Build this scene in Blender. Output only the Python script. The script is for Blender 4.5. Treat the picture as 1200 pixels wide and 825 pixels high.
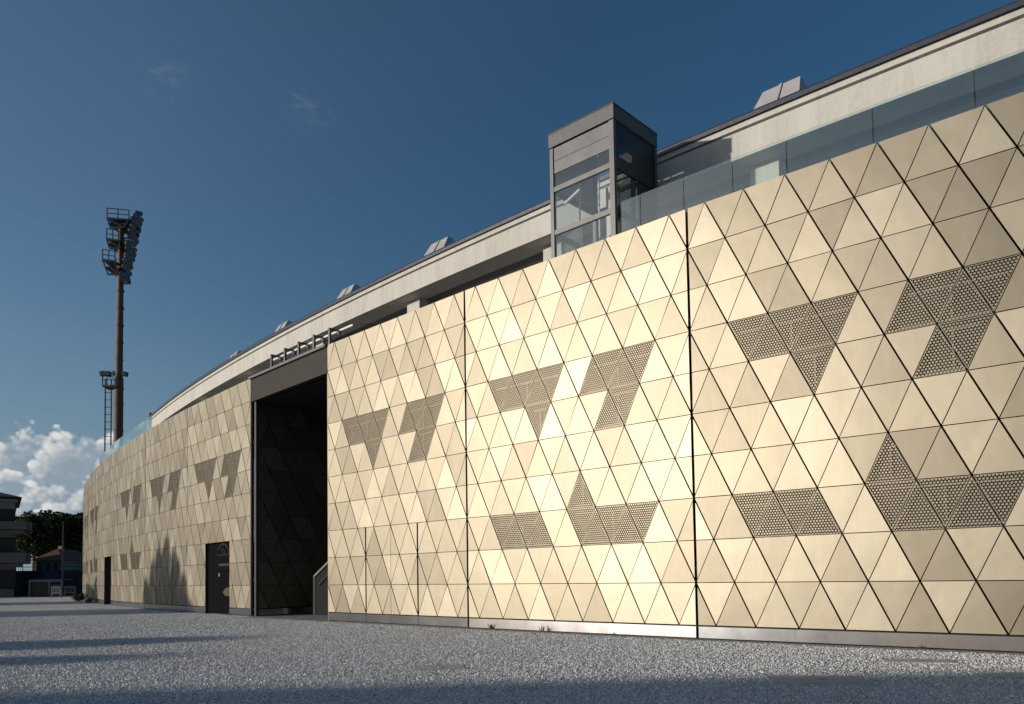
import bpy, bmesh, math, random
from mathutils import Vector, Matrix
from math import sin, cos, tan, atan2, pi, radians, sqrt, hypot

# ------------------------------------------------------------------ scene, camera, light
scene = bpy.context.scene
for o in list(bpy.data.objects):
    bpy.data.objects.remove(o)
COL = scene.collection

ZE = 1.851                                    # eye height
FPX, CYP, PITCH, ROLL = 936.8, 630.6, 0.0480, -0.01505
cam_d = bpy.data.cameras.new('camera')
cam = bpy.data.objects.new('camera', cam_d)
COL.objects.link(cam)
ex = Vector((1, 0, 0)); fw = Vector((0, cos(PITCH), sin(PITCH))); zz = Vector((0, -sin(PITCH), cos(PITCH)))
rt = ex * cos(ROLL) + zz * sin(ROLL); up = -ex * sin(ROLL) + zz * cos(ROLL)
M = Matrix((rt, up, -fw)).transposed().to_4x4()
M.translation = (0, 0, ZE)
cam.matrix_world = M
cam_d.sensor_width = 36.0
cam_d.lens = FPX / 1200 * 36
cam_d.shift_y = (CYP - 412.5) / 1200
cam_d.clip_start = 0.1
cam_d.clip_end = 6000
scene.camera = cam

SUN_AZ, SUN_EL = radians(-104.8), radians(8.6)     # azimuth from +Y towards +X
sd = Vector((sin(SUN_AZ) * cos(SUN_EL), cos(SUN_AZ) * cos(SUN_EL), sin(SUN_EL)))
sun_d = bpy.data.lights.new('sun', 'SUN')
sun_d.energy = 4.2; sun_d.angle = radians(0.8); sun_d.color = (1.0, 0.90, 0.77)
sun = bpy.data.objects.new('sun', sun_d); COL.objects.link(sun)
sun.rotation_euler = sd.to_track_quat('Z', 'Y').to_euler()

scene.view_settings.view_transform = 'Standard'
scene.view_settings.look = 'None'
scene.view_settings.gamma = 1.0
scene.view_settings.exposure = 0.0
scene.cycles.max_bounces = 8
scene.cycles.transparent_max_bounces = 16


class NT:
    """tiny node helper"""
    def __init__(s, tree):
        s.t = tree; s.n = tree.nodes; s.l = tree.links
    def new(s, kind, **kw):
        nd = s.n.new(kind)
        for k, v in kw.items(): setattr(nd, k, v)
        return nd
    def put(s, sock, v):
        if isinstance(v, bpy.types.NodeSocket): s.l.new(v, sock)
        elif v is not None:
            try: sock.default_value = v
            except Exception: sock.default_value = tuple(v) + (1,)
    def math(s, op, a, b=None, c=None, clamp=False):
        nd = s.new('ShaderNodeMath', operation=op, use_clamp=clamp)
        for i, v in enumerate((a, b, c)):
            if v is not None: s.put(nd.inputs[i], v)
        return nd.outputs[0]
    def mix(s, f, a, b, mode='MIX'):
        nd = s.new('ShaderNodeMix', data_type='RGBA', blend_type=mode)
        s.put(nd.inputs[0], f); s.put(nd.inputs[6], a if not isinstance(a, tuple) else a + (1,)); s.put(nd.inputs[7], b if not isinstance(b, tuple) else b + (1,))
        return nd.outputs[2]
    def noise(s, vec, scale, detail=4, rough=.55, dist=0.0):
        nd = s.new('ShaderNodeTexNoise')
        if vec is not None: s.l.new(vec, nd.inputs['Vector'])
        nd.inputs['Scale'].default_value = scale; nd.inputs['Detail'].default_value = detail
        nd.inputs['Roughness'].default_value = rough; nd.inputs['Distortion'].default_value = dist
        return nd.outputs[0]
    def voro(s, vec, scale, feature='F1', out='Distance', smooth=None):
        nd = s.new('ShaderNodeTexVoronoi', feature=feature)
        if vec is not None: s.l.new(vec, nd.inputs['Vector'])
        nd.inputs['Scale'].default_value = scale
        if smooth is not None: nd.inputs['Smoothness'].default_value = smooth
        return nd.outputs[out]
    def ramp(s, f, stops):
        nd = s.new('ShaderNodeValToRGB')
        cr = nd.color_ramp
        while len(cr.elements) < len(stops): cr.elements.new(0.5)
        for e, (p, c) in zip(cr.elements, stops):
            e.position = p; e.color = (*c, 1) if isinstance(c, tuple) else (c, c, c, 1)
        s.put(nd.inputs[0], f)
        return nd.outputs[0]
    def comb(s, x, y, z=0.0):
        nd = s.new('ShaderNodeCombineXYZ')
        for i, v in enumerate((x, y, z)): s.put(nd.inputs[i], v)
        return nd.outputs[0]
    def sep(s, v):
        nd = s.new('ShaderNodeSeparateXYZ'); s.l.new(v, nd.inputs[0]); return nd.outputs
    def smooth(s, v, a, b):
        nd = s.new('ShaderNodeMapRange', interpolation_type='SMOOTHSTEP')
        s.put(nd.inputs[0], v); nd.inputs[1].default_value = a; nd.inputs[2].default_value = b
        return nd.outputs[0]


world = bpy.data.worlds.new('World'); scene.world = world
world.use_nodes = True
w = NT(world.node_tree); w.n.clear()
sky = w.new('ShaderNodeTexSky', sky_type='NISHITA')
sky.sun_disc = False
sky.sun_elevation = SUN_EL
sky.sun_rotation = SUN_AZ
sky.altitude = 0; sky.air_density = 1.0; sky.dust_density = 1.2; sky.ozone_density = 4.0
tc = w.new('ShaderNodeTexCoord')
dx, dy, dz = w.sep(tc.outputs['Generated'])
az = w.math('ARCTAN2', dx, dy); el = w.math('ARCSINE', dz)
cp = w.comb(az, w.math('MULTIPLY', el, 1.1), 0.0)
fbm = w.math('SUBTRACT', w.noise(cp, 34.0, 7, .6), .5)
puff = w.math('SUBTRACT', w.voro(cp, 62.0, 'SMOOTH_F1', smooth=.22), .38)
puff2 = w.math('SUBTRACT', w.voro(cp, 150.0, 'SMOOTH_F1', smooth=.2), .38)
rag = w.math('ADD', w.math('MULTIPLY', fbm, .70), w.math('ADD', w.math('MULTIPLY', puff, .42), w.math('MULTIPLY', puff2, .09)))
shade = w.math('MULTIPLY_ADD', fbm, -1.1, w.math('MULTIPLY', w.math('ADD', puff, puff2), -.55))
def cumulus(under, a0, e0, ra, re, k=.95, bright=(7.0, 6.95, 6.8), body=(2.35, 3.0, 3.6)):
    """one heap of cumulus far off, round the direction (a0, e0)"""
    X = w.math('DIVIDE', w.math('SUBTRACT', az, a0), ra); Y = w.math('DIVIDE', w.math('SUBTRACT', el, e0), re)
    r = w.math('SQRT', w.math('ADD', w.math('MULTIPLY', X, X), w.math('MULTIPLY', Y, Y)))
    r = w.math('ADD', r, rag)
    cover = w.math('MULTIPLY', w.smooth(r, 1.02, .86), w.smooth(Y, -1.3, -.5))
    sl = w.math('ADD', w.math('MULTIPLY_ADD', X, -.62, w.math('MULTIPLY', Y, .72)), shade)
    lit = w.math('MULTIPLY', w.smooth(sl, -.15, .95), w.smooth(r, .05, .90))
    return w.mix(w.math('MULTIPLY', cover, k), under, w.mix(lit, body, bright))
# faint cirrus wisps, high to the left
def wisp(a0, e0, ra, re, k):
    da = w.math('DIVIDE', w.math('SUBTRACT', az, a0), ra); de = w.math('DIVIDE', w.math('SUBTRACT', el, e0), re)
    r = w.math('SQRT', w.math('ADD', w.math('MULTIPLY', da, da), w.math('MULTIPLY', de, de)))
    p = w.comb(w.math('ADD', az, w.math('MULTIPLY', el, k)), w.math('MULTIPLY', el, 2.2))
    return w.math('MULTIPLY', w.smooth(r, 1.0, 0.0), w.smooth(w.noise(p, 34.0, 6, .62, .8), .46, .78))
wsp = w.math('ADD', wisp(-0.413, 0.535, .060, .030, -.8), wisp(-0.250, 0.530, .055, .036, .8))
sdot = w.new('ShaderNodeVectorMath', operation='DOT_PRODUCT'); w.l.new(tc.outputs['Generated'], sdot.inputs[0]); sdot.inputs[1].default_value = sd
pol_ = w.ramp(w.math('MULTIPLY_ADD', sdot.outputs['Value'], .5, .5), [(.15, (.50, .76, .77)), (.40, (.80, .90, .87)), (.62, (1.50, 1.32, 1.16)), (1.0, (1.7, 1.4, 1.2))])
skyc = w.mix(1.0, sky.outputs[0], pol_, 'MULTIPLY')
skyc = w.mix(w.math('MULTIPLY', w.smooth(el, .34, .02), .45), skyc, (1.9, 2.5, 3.1))
skyc = w.mix(w.math('MULTIPLY', wsp, .15), skyc, (3.2, 3.3, 3.5))
low = w.math('MULTIPLY', w.smooth(w.math('ADD', el, w.math('MULTIPLY', fbm, .05)), .150, .085), w.math('MULTIPLY', w.smooth(az, -.30, -.46), w.smooth(az, -2.0, -1.3)))
skyc = w.mix(w.math('MULTIPLY', low, .85), skyc, (2.35, 3.0, 3.6))
for a0, e0, ra, re in ((-1.15, .10, .12, .07), (-.92, .12, .13, .08), (-.74, .10, .10, .07), (-.62, .115, .07, .055), (-.548, .122, .046, .046), (-.455, .128, .05, .042), (-.505, .118, .044, .052), (-.400, .120, .04, .036),
                       (-.560, .095, .040, .026), (-.530, .070, .050, .040), (-.485, .070, .034, .046), (-.515, .058, .036, .034), (-.66, .06, .07, .04), (-.85, .06, .12, .04)):
    skyc = cumulus(skyc, a0, e0, ra, re)
bg = w.new('ShaderNodeBackground'); bg.inputs[1].default_value = 0.11
w.l.new(skyc, bg.inputs[0])
wo = w.new('ShaderNodeOutputWorld'); w.l.new(bg.outputs[0], wo.inputs[0])


# ------------------------------------------------------------------ materials
MAT = {}
def mat(name):
    m = bpy.data.materials.new(name); m.use_nodes = True
    n = NT(m.node_tree); n.n.clear()
    out = n.new('ShaderNodeOutputMaterial'); b = n.new('ShaderNodeBsdfPrincipled')
    n.l.new(b.outputs[0], out.inputs[0])
    MAT[name] = m
    n.b = b; n.out = out; n.m = m
    n.co = n.new('ShaderNodeTexCoord').outputs['Object']
    return n
def bump(n, h, strength, dist=.02):
    bp = n.new('ShaderNodeBump'); bp.inputs['Strength'].default_value = strength; bp.inputs['Distance'].default_value = dist
    n.put(bp.inputs['Height'], h); n.l.new(bp.outputs[0], n.b.inputs['Normal'])
def simple(name, col, rough=.6, metal=0.0, var=.18, scale=3.0, bmp=0.0, bscale=30.0, spec=.5):
    n = mat(name)
    f = n.noise(n.co, scale, 6, .6)
    f2 = n.math('MULTIPLY_ADD', f, 2 * var, 1 - var)
    mul = n.new('ShaderNodeVectorMath', operation='SCALE')
    mul.inputs[0].default_value = col; n.l.new(f2, mul.inputs[3])
    n.l.new(mul.outputs[0], n.b.inputs['Base Color'])
    n.b.inputs['Metallic'].default_value = metal
    n.put(n.b.inputs['Roughness'], n.math('MULTIPLY_ADD', n.noise(n.co, scale * 2.3, 4), .2, rough - .1, clamp=True))
    n.b.inputs['Specular IOR Level'].default_value = spec
    if bmp: bump(n, n.noise(n.co, bscale, 6, .65), bmp, .02)
    return n.m

PANEL_STOPS = [(0.0, (.172, .153, .120)), (0.3, (.192, .172, .135)), (0.6, (.216, .195, .152)), (0.85, (.243, .221, .173)), (1.0, (.276, .253, .202))]
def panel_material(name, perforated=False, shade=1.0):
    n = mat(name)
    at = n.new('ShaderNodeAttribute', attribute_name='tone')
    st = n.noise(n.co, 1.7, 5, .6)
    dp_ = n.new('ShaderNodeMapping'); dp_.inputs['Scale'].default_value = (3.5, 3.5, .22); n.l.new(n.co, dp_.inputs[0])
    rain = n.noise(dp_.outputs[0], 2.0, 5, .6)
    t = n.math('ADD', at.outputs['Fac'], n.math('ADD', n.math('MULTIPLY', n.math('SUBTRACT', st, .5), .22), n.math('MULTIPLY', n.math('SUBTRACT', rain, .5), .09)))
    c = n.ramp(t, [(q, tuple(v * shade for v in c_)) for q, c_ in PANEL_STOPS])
    n.l.new(c, n.b.inputs['Base Color'])
    n.b.inputs['Metallic'].default_value = .96
    sp = n.new('ShaderNodeMapping'); sp.inputs['Scale'].default_value = (5, 5, .5); n.l.new(n.co, sp.inputs[0])
    n.put(n.b.inputs['Roughness'], n.math('MULTIPLY_ADD', n.noise(sp.outputs[0], 4.0, 4), .03, .50))
    bump(n, n.noise(n.co, 1.1, 2, .4), .22, .05)
    if perforated:
        uv = n.new('ShaderNodeUVMap'); u, v, _ = n.sep(uv.outputs[0])
        a = 0.0775; b_ = a * sqrt(3)
        def lat(ox, oy):
            def wr(x, per, o):
                q = n.math('ADD', x, o + 40 * per)
                return n.math('SUBTRACT', n.math('MODULO', q, per), per / 2)
            X = wr(u, a, ox + a / 2); Y = wr(v, b_, oy + b_ / 2)
            return n.math('ADD', n.math('MULTIPLY', X, X), n.math('MULTIPLY', Y, Y))
        h1 = b_ / 3
        d = None
        for ox, oy in ((0, h1), (a / 2, h1 + b_ / 2), (0, -h1), (a / 2, -h1 + b_ / 2)):
            q = lat(ox, oy); d = q if d is None else n.math('MINIMUM', d, q)
        hole = n.math('LESS_THAN', d, 0.0222 ** 2)
        tr = n.new('ShaderNodeBsdfTransparent'); mx = n.new('ShaderNodeMixShader')
        n.l.new(hole, mx.inputs[0]); n.l.new(n.b.outputs[0], mx.inputs[1]); n.l.new(tr.outputs[0], mx.inputs[2])
        n.l.new(mx.outputs[0], n.out.inputs[0])
    return n.m
panel_material('champagne_panel'); panel_material('perforated_sheet', True); panel_material('shaded_panel', False, .75)  # last one: same panel metal for the passage, its shade put into the colour

def steel(name, col, rough, aniso=0.0, streak=.12, metal=.95):
    n = mat(name)
    mp = n.new('ShaderNodeMapping'); mp.inputs['Scale'].default_value = (2.5, 2.5, 14); n.l.new(n.co, mp.inputs[0])
    f = n.noise(mp.outputs[0], 2.0, 6, .6); g = n.noise(n.co, 1.3, 5, .6)
    k = n.math('MULTIPLY_ADD', f, streak, n.math('MULTIPLY_ADD', g, streak * 2, 1 - 1.5 * streak))
    mul = n.new('ShaderNodeVectorMath', operation='SCALE'); mul.inputs[0].default_value = col; n.l.new(k, mul.inputs[3])
    n.l.new(mul.outputs[0], n.b.inputs['Base Color'])
    n.b.inputs['Metallic'].default_value = metal
    n.put(n.b.inputs['Roughness'], n.math('MULTIPLY_ADD', g, .06, rough - .03))
    n.b.inputs['Anisotropic'].default_value = aniso
    return n.m
steel('brushed_steel', (.38, .39, .41), .19, 0, .03)
simple('cap_metal', (.085, .09, .098), .6, .3)
steel('lift_steel', (.092, .095, .10), .5, 0, .45, .5)
steel('zinc_sheet', (.40, .395, .39), .55, 0, .2, .25)
simple('coping_metal', (.05, .055, .07), .32, .3)
simple('dark_steel', (.055, .058, .065), .45, .6)
simple('mid_steel', (.085, .09, .10), .5, .5)
simple('window_metal', (.09, .085, .075), .5, .3)
simple('shaded_return', (.025, .022, .019), .6, .3)  # panel edges of the same metal, shade of the gaps put into the colour
simple('black_backing', (.016, .015, .014), .8)
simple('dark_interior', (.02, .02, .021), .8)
simple('lift_shade', (.012, .015, .024), .35, .3)  # right side of the lift tower, its shade put into the colour
simple('white_tube', (.80, .80, .78), .35)
simple('dimmed_white', (.13, .135, .145), .7)  # white paint of shed and barriers, darkened to hold the shade there
simple('white_paint', (.62, .63, .62), .5)
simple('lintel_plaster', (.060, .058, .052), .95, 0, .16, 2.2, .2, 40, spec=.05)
simple('soffit_concrete', (.31, .30, .28), .8, 0, .15, 1.2, .25, 30)
simple('dark_panelling', (.014, .016, .022), .6)
simple('blue_cloth', (.02, .05, .085), .7, 0, .4, .8)
simple('rust_pole', (.10, .068, .042), .75, .1, .45, 2.2)
simple('black_metal', (.02, .022, .025), .5, .4)
simple('lamp_glass', (.10, .14, .17), .12, .2)
simple('house_render', (.19, .175, .145), .85, 0, .12, .6)
simple('yellow_render', (.62, .50, .30), .85, 0, .12, .6)
simple('pale_glazing', (.045, .043, .036), .8, spec=.1)
simple('brass_plate', (.09, .07, .045), .8, spec=.1)
simple('balcony_concrete', (.13, .127, .12), .85, 0, .18, 1.2)
simple('terracotta', (.13, .048, .03), .8, 0, .3, 3.0, .5, 6)
simple('shutter_wood', (.02, .018, .017), .7)
simple('bark', (.085, .06, .045), .9, 0, .35, 4, .6, 18)
simple('slab_concrete', (.42, .40, .36), .85, 0, .22, 2.5, .4, 40)
simple('ramp_concrete', (.24, .23, .21), .85, 0, .18, 1.5, .3, 40)
simple('stair_edge', (.13, .13, .12), .7)
simple('stair_paint', (.021, .024, .022), .95, 0, .15, spec=.05)
simple('black_door', (.004, .004, .005), .9, 0, .1, spec=.05)

def concrete_ring():
    n = mat('ring_concrete')
    mp = n.new('ShaderNodeMapping'); mp.inputs['Scale'].default_value = (1, 1, .35); n.l.new(n.co, mp.inputs[0])
    a = n.noise(mp.outputs[0], .9, 7, .62); b = n.noise(n.co, 9, 5, .6)
    m2 = n.new('ShaderNodeMapping'); m2.inputs['Scale'].default_value = (3, 3, .12); n.l.new(n.co, m2.inputs[0])
    a = n.math('MULTIPLY_ADD', n.math('SUBTRACT', n.noise(m2.outputs[0], 2.0, 5, .65), .5), .55, a)
    f = n.math('MULTIPLY_ADD', b, .35, n.math('MULTIPLY', a, .65))
    n.l.new(n.ramp(f, [(.3, (.34, .33, .30)), (.5, (.425, .42, .39)), (.7, (.48, .475, .445))]), n.b.inputs['Base Color'])
    n.b.inputs['Roughness'].default_value = .85
    bump(n, b, .12, .02)
concrete_ring()

def foliage(name, cols, trans=.25):
    n = mat(name)
    at = n.new('ShaderNodeAttribute', attribute_name='tone')
    n.l.new(n.ramp(at.outputs['Fac'], [(0, cols[0]), (.5, cols[1]), (1, cols[2])]), n.b.inputs['Base Color'])
    n.b.inputs['Roughness'].default_value = .7; n.b.inputs['Specular IOR Level'].default_value = .2
    tl = n.new('ShaderNodeBsdfTranslucent'); n.l.new(n.ramp(at.outputs['Fac'], [(0, cols[1]), (1, cols[2])]), tl.inputs[0])
    mx = n.new('ShaderNodeMixShader'); mx.inputs[0].default_value = trans
    n.l.new(n.b.outputs[0], mx.inputs[1]); n.l.new(tl.outputs[0], mx.inputs[2]); n.l.new(mx.outputs[0], n.out.inputs[0])
foliage('pine_needles', [(.008, .014, .006), (.017, .029, .009), (.042, .062, .017)])
foliage('cypress_leaves', [(.02, .035, .015), (.035, .06, .02), (.06, .09, .03)])
foliage('weed_leaves', [(.06, .10, .03), (.10, .16, .045), (.16, .20, .07)])

def glass(name, tint, refl=1.0, rough=.02):
    n = mat(name)
    tr = n.new('ShaderNodeBsdfTransparent'); tr.inputs[0].default_value = (*tint, 1)
    gl = n.new('ShaderNodeBsdfGlossy'); gl.inputs['Roughness'].default_value = rough
    gl.inputs[0].default_value = (.9, .97, .96, 1)
    ge = n.new('ShaderNodeNewGeometry'); dt = n.new('ShaderNodeVectorMath', operation='DOT_PRODUCT')
    n.l.new(ge.outputs['Normal'], dt.inputs[0]); n.l.new(ge.outputs['Incoming'], dt.inputs[1])
    fr = n.math('MULTIPLY_ADD', n.math('POWER', n.math('SUBTRACT', 1.0, n.math('ABSOLUTE', dt.outputs['Value'])), 5.0), .90, .08)
    bp = n.new('ShaderNodeBump'); bp.inputs['Strength'].default_value = .05; bp.inputs['Distance'].default_value = .05
    n.l.new(n.noise(n.co, 1.2, 3), bp.inputs['Height']); n.l.new(bp.outputs[0], gl.inputs['Normal'])
    mx = n.new('ShaderNodeMixShader')
    n.l.new(n.math('MULTIPLY', fr, refl, clamp=True), mx.inputs[0])
    n.l.new(tr.outputs[0], mx.inputs[1]); n.l.new(gl.outputs[0], mx.inputs[2]); n.l.new(mx.outputs[0], n.out.inputs[0])
glass('balustrade_glass', (.90, .96, .92), 1.5)
glass('lift_glass', (.90, .93, .93), 1.2)
glass('dark_glass', (.30, .34, .36), 1.3)

def gravel_ground():
    n = mat('gravel_ground')
    p = n.co
    cellc = n.voro(p, 26.0, 'F1', 'Color'); dist = n.voro(p, 26.0, 'F1', 'Distance')
    cellc2 = n.voro(p, 60.0, 'F1', 'Color')
    sx = n.sep(cellc)[0]; sx2 = n.sep(cellc2)[1]
    patch = n.noise(p, .35, 6, .6); mid = n.noise(p, 2.2, 4, .6)
    v = n.math('MULTIPLY_ADD', sx, .55, n.math('MULTIPLY', sx2, .45))
    col = n.ramp(v, [(.1, (.29, .288, .283)), (.45, (.475, .473, .465)), (.75, (.58, .578, .57)), (.95, (.74, .74, .73))])
    dirt = n.math('MULTIPLY', n.smooth(n.math('MULTIPLY_ADD', mid, .4, n.math('MULTIPLY', patch, .6)), .50, .62), .7)
    col = n.mix(dirt, col, (.30, .27, .225))
    n.l.new(col, n.b.inputs['Base Color']); n.b.inputs['Roughness'].default_value = .9
    h = n.math('MULTIPLY_ADD', n.noise(p, 14, 3), .5, n.math('SUBTRACT', .6, dist))
    bump(n, h, .55, .03)
gravel_ground()
def stone_mat():
    n = mat('gravel_stone')
    oi = n.new('ShaderNodeObjectInfo')
    n.l.new(n.ramp(oi.outputs['Random'], [(0, (.27, .268, .263)), (.4, (.50, .497, .49)), (.8, (.635, .632, .625)), (1, (.82, .815, .805))]), n.b.inputs['Base Color'])
    n.b.inputs['Roughness'].default_value = .85
stone_mat()


# ------------------------------------------------------------------ mesh helpers
class MB:
    def __init__(s): s.v = []; s.f = []; s.m = []; s.t = []; s.uv = {}
    def face(s, pts, m=0, t=.5, uv=None):
        i = len(s.v); s.v += [tuple(p) for p in pts]; s.f.append(tuple(range(i, i + len(pts)))); s.m.append(m); s.t.append(t)
        if uv: s.uv[len(s.f) - 1] = uv
    def prism(s, front, off, m=0, t=.5, uv=None, side_m=None):
        """front polygon, extruded by the vector off (away from the viewer)"""
        n = len(front); back = [Vector(p) + off for p in front]
        s.face(front, m, t, uv)
        s.face(back[::-1], m, t, uv[::-1] if uv else None)
        sm = m if side_m is None else side_m
        for i in range(n):
            j = (i + 1) % n
            s.face([front[j], front[i], back[i], back[j]], sm, t)
    def box(s, c, sx, sy, sz, X=Vector((1, 0, 0)), Y=Vector((0, 1, 0)), Z=Vector((0, 0, 1)), m=0, t=.5):
        c = Vector(c); P = lambda a, b, d: c + X * (a * sx / 2) + Y * (b * sy / 2) + Z * (d * sz / 2)
        q = [P(a, b, d) for d in (-1, 1) for a, b in ((-1, -1), (1, -1), (1, 1), (-1, 1))]
        for idx in ((3, 2, 1, 0), (4, 5, 6, 7), (0, 1, 5, 4), (1, 2, 6, 5), (2, 3, 7, 6), (3, 0, 4, 7)):
            s.face([q[k] for k in idx], m, t)
    def bar(s, a, b, wd, hd=None, m=0):
        a = Vector(a); b = Vector(b); d = b - a; L = d.length
        if L < 1e-6: return
        Z = d / L; ref = Vector((0, 0, 1)) if abs(Z.z) < .95 else Vector((1, 0, 0))
        X = Z.cross(ref).normalized(); Y = Z.cross(X)
        s.box((a + b) / 2, wd, hd or wd, L, X, Y, Z, m)
    def tube(s, pts, rad, seg=10, m=0, t=.5, cap=True):
        rings = []
        n = len(pts); rad = rad if isinstance(rad, (list, tuple)) else [rad] * n
        for i, p in enumerate(pts):
            d = (Vector(pts[min(i + 1, n - 1)]) - Vector(pts[max(i - 1, 0)])).normalized()
            ref = Vector((0, 0, 1)) if abs(d.z) < .9 else Vector((1, 0, 0))
            X = d.cross(ref).normalized(); Y = d.cross(X)
            rings.append([Vector(p) + (X * cos(2 * pi * k / seg) + Y * sin(2 * pi * k / seg)) * rad[i] for k in range(seg)])
        for i in range(n - 1):
            for k in range(seg):
                j = (k + 1) % seg
                s.face([rings[i][k], rings[i][j], rings[i + 1][j], rings[i + 1][k]][::-1], m, t)
        if cap: s.face(rings[0], m, t); s.face(rings[-1][::-1], m, t)
    def build(s, name, mats, parent=None, smooth=False, tone=False, weld=True):
        me = bpy.data.meshes.new(name); me.from_pydata(s.v, [], s.f)
        for m in (mats if isinstance(mats, (list, tuple)) else [mats]): me.materials.append(MAT[m])
        me.polygons.foreach_set('material_index', s.m)
        if tone:
            a = me.attributes.new('tone', 'FLOAT', 'FACE'); a.data.foreach_set('value', s.t)
        if s.uv:
            l = me.uv_layers.new(name='UVMap')
            for fi, uv in s.uv.items():
                for li, q in zip(me.polygons[fi].loop_indices, uv): l.data[li].uv = q
        me.update()
        if weld:
            bm = bmesh.new(); bm.from_mesh(me); bmesh.ops.remove_doubles(bm, verts=bm.verts, dist=1e-5)
            bmesh.ops.recalc_face_normals(bm, faces=bm.faces); bm.to_mesh(me); bm.free()
        if smooth:
            me.polygons.foreach_set('use_smooth', [True] * len(me.polygons))
            me.set_sharp_from_angle(angle=radians(40))
        o = bpy.data.objects.new(name, me); COL.objects.link(o)
        if parent: o.parent = parent; o.matrix_parent_inverse = parent.matrix_world.inverted()
        return o
def tag(o, label=None, cat=None, group=None, kind=None):
    for k, v in (('label', label), ('category', cat), ('group', group), ('kind', kind)):
        if v: o[k] = v
    return o
def thing(name, loc, label, cat, group=None, rz=0.0):
    o = bpy.data.objects.new(name, None); COL.objects.link(o); o.location = loc; o.rotation_euler = (0, 0, rz)
    o.empty_display_size = .5
    o.matrix_world = Matrix.Translation(loc) @ Matrix.Rotation(rz, 4, 'Z')
    return tag(o, label, cat, group)
def copy_tree(o, parent=None):
    c = o.copy(); COL.objects.link(c)
    if parent: c.parent = parent
    for ch in list(o.children): copy_tree(ch, c)
    return c
def at(x, y, Y):
    """world point on the ray of photo pixel (x, y) at the distance Y ahead"""
    d = rt * ((x - 600) / FPX) + up * ((CYP - y) / FPX) + fw
    return Vector((0, 0, ZE)) + d * (Y / d.y)

# ------------------------------------------------------------------ the ground
g = MB(); S = 3000
g.face([(-S, -S, 0), (S, -S, 0), (S, S, 0), (-S, S, 0)])
tag(g.build('ground', 'gravel_ground'), kind='structure')

# ------------------------------------------------------------------ the stadium: a drum of radius R round CX, CY
CX, CY, R = 178.308, 215.206, 258.953
def pol(u, s, z=0.0):
    """u runs along the facade (metres, right is larger), s is the set-back behind it"""
    a = u / R
    return Vector((CX + (R - s) * cos(a), CY + (R - s) * sin(a), z))
H, Z0, NR, W = 1.2, 0.40, 10, 9.3025 / 8
ZT = Z0 + NR * H
stadium = thing('stadium', pol(-610, 5, 0), 'long curved stadium wall clad in champagne metal triangles under a pale concrete ring beam', 'building')

def clip(poly, a, b, c):
    """keep the side a*x + b*z >= c"""
    out = []
    for i in range(len(poly)):
        p, q = poly[i], poly[(i + 1) % len(poly)]
        dp = a * p[0] + b * p[1] - c; dq = a * q[0] + b * q[1] - c
        if dp >= 0: out.append(p)
        if (dp >= 0) != (dq >= 0):
            t = dp / (dp - dq); out.append((p[0] + (q[0] - p[0]) * t, p[1] + (q[1] - p[1]) * t))
    return out
def inset(poly, gaps):
    """poly counter-clockwise [(x,z)], one gap per edge"""
    out = poly
    n = len(poly)
    for i in range(n):
        p, q = poly[i], poly[(i + 1) % n]
        ex_, ez_ = q[0] - p[0], q[1] - p[1]; L = hypot(ex_, ez_)
        nx, nz = -ez_ / L, ex_ / L
        out = clip(out, nx, nz, nx * p[0] + nz * p[1] + gaps[i])
        if len(out) < 3: return []
    return out
def area(p): return abs(sum(p[i][0] * p[(i + 1) % len(p)][1] - p[(i + 1) % len(p)][0] * p[i][1] for i in range(len(p)))) / 2

G1 = [('D', 6, 1), ('U', 6, 1.5), ('D', 6, 2), ('U', 6, 2.5), ('D', 6, 3), ('D', 5, 2.5)]
G2 = [('U', 6, 4.5), ('D', 6, 5), ('U', 6, 5.5), ('D', 6, 6), ('U', 5, 5), ('D', 5, 5.5)]
G3 = [('D', 2, 1), ('U', 2, 1.5), ('D', 2, 2), ('U', 2, 2.5)]
G4 = [('U', 3, 4), ('D', 2, 4), ('U', 2, 4.5), ('D', 2, 5), ('U', 2, 5.5), ('D', 2, 6)]
BSL, SLA, HOR = .0215, .0115, .011          # half gaps: falling diagonals are the open ones

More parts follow.
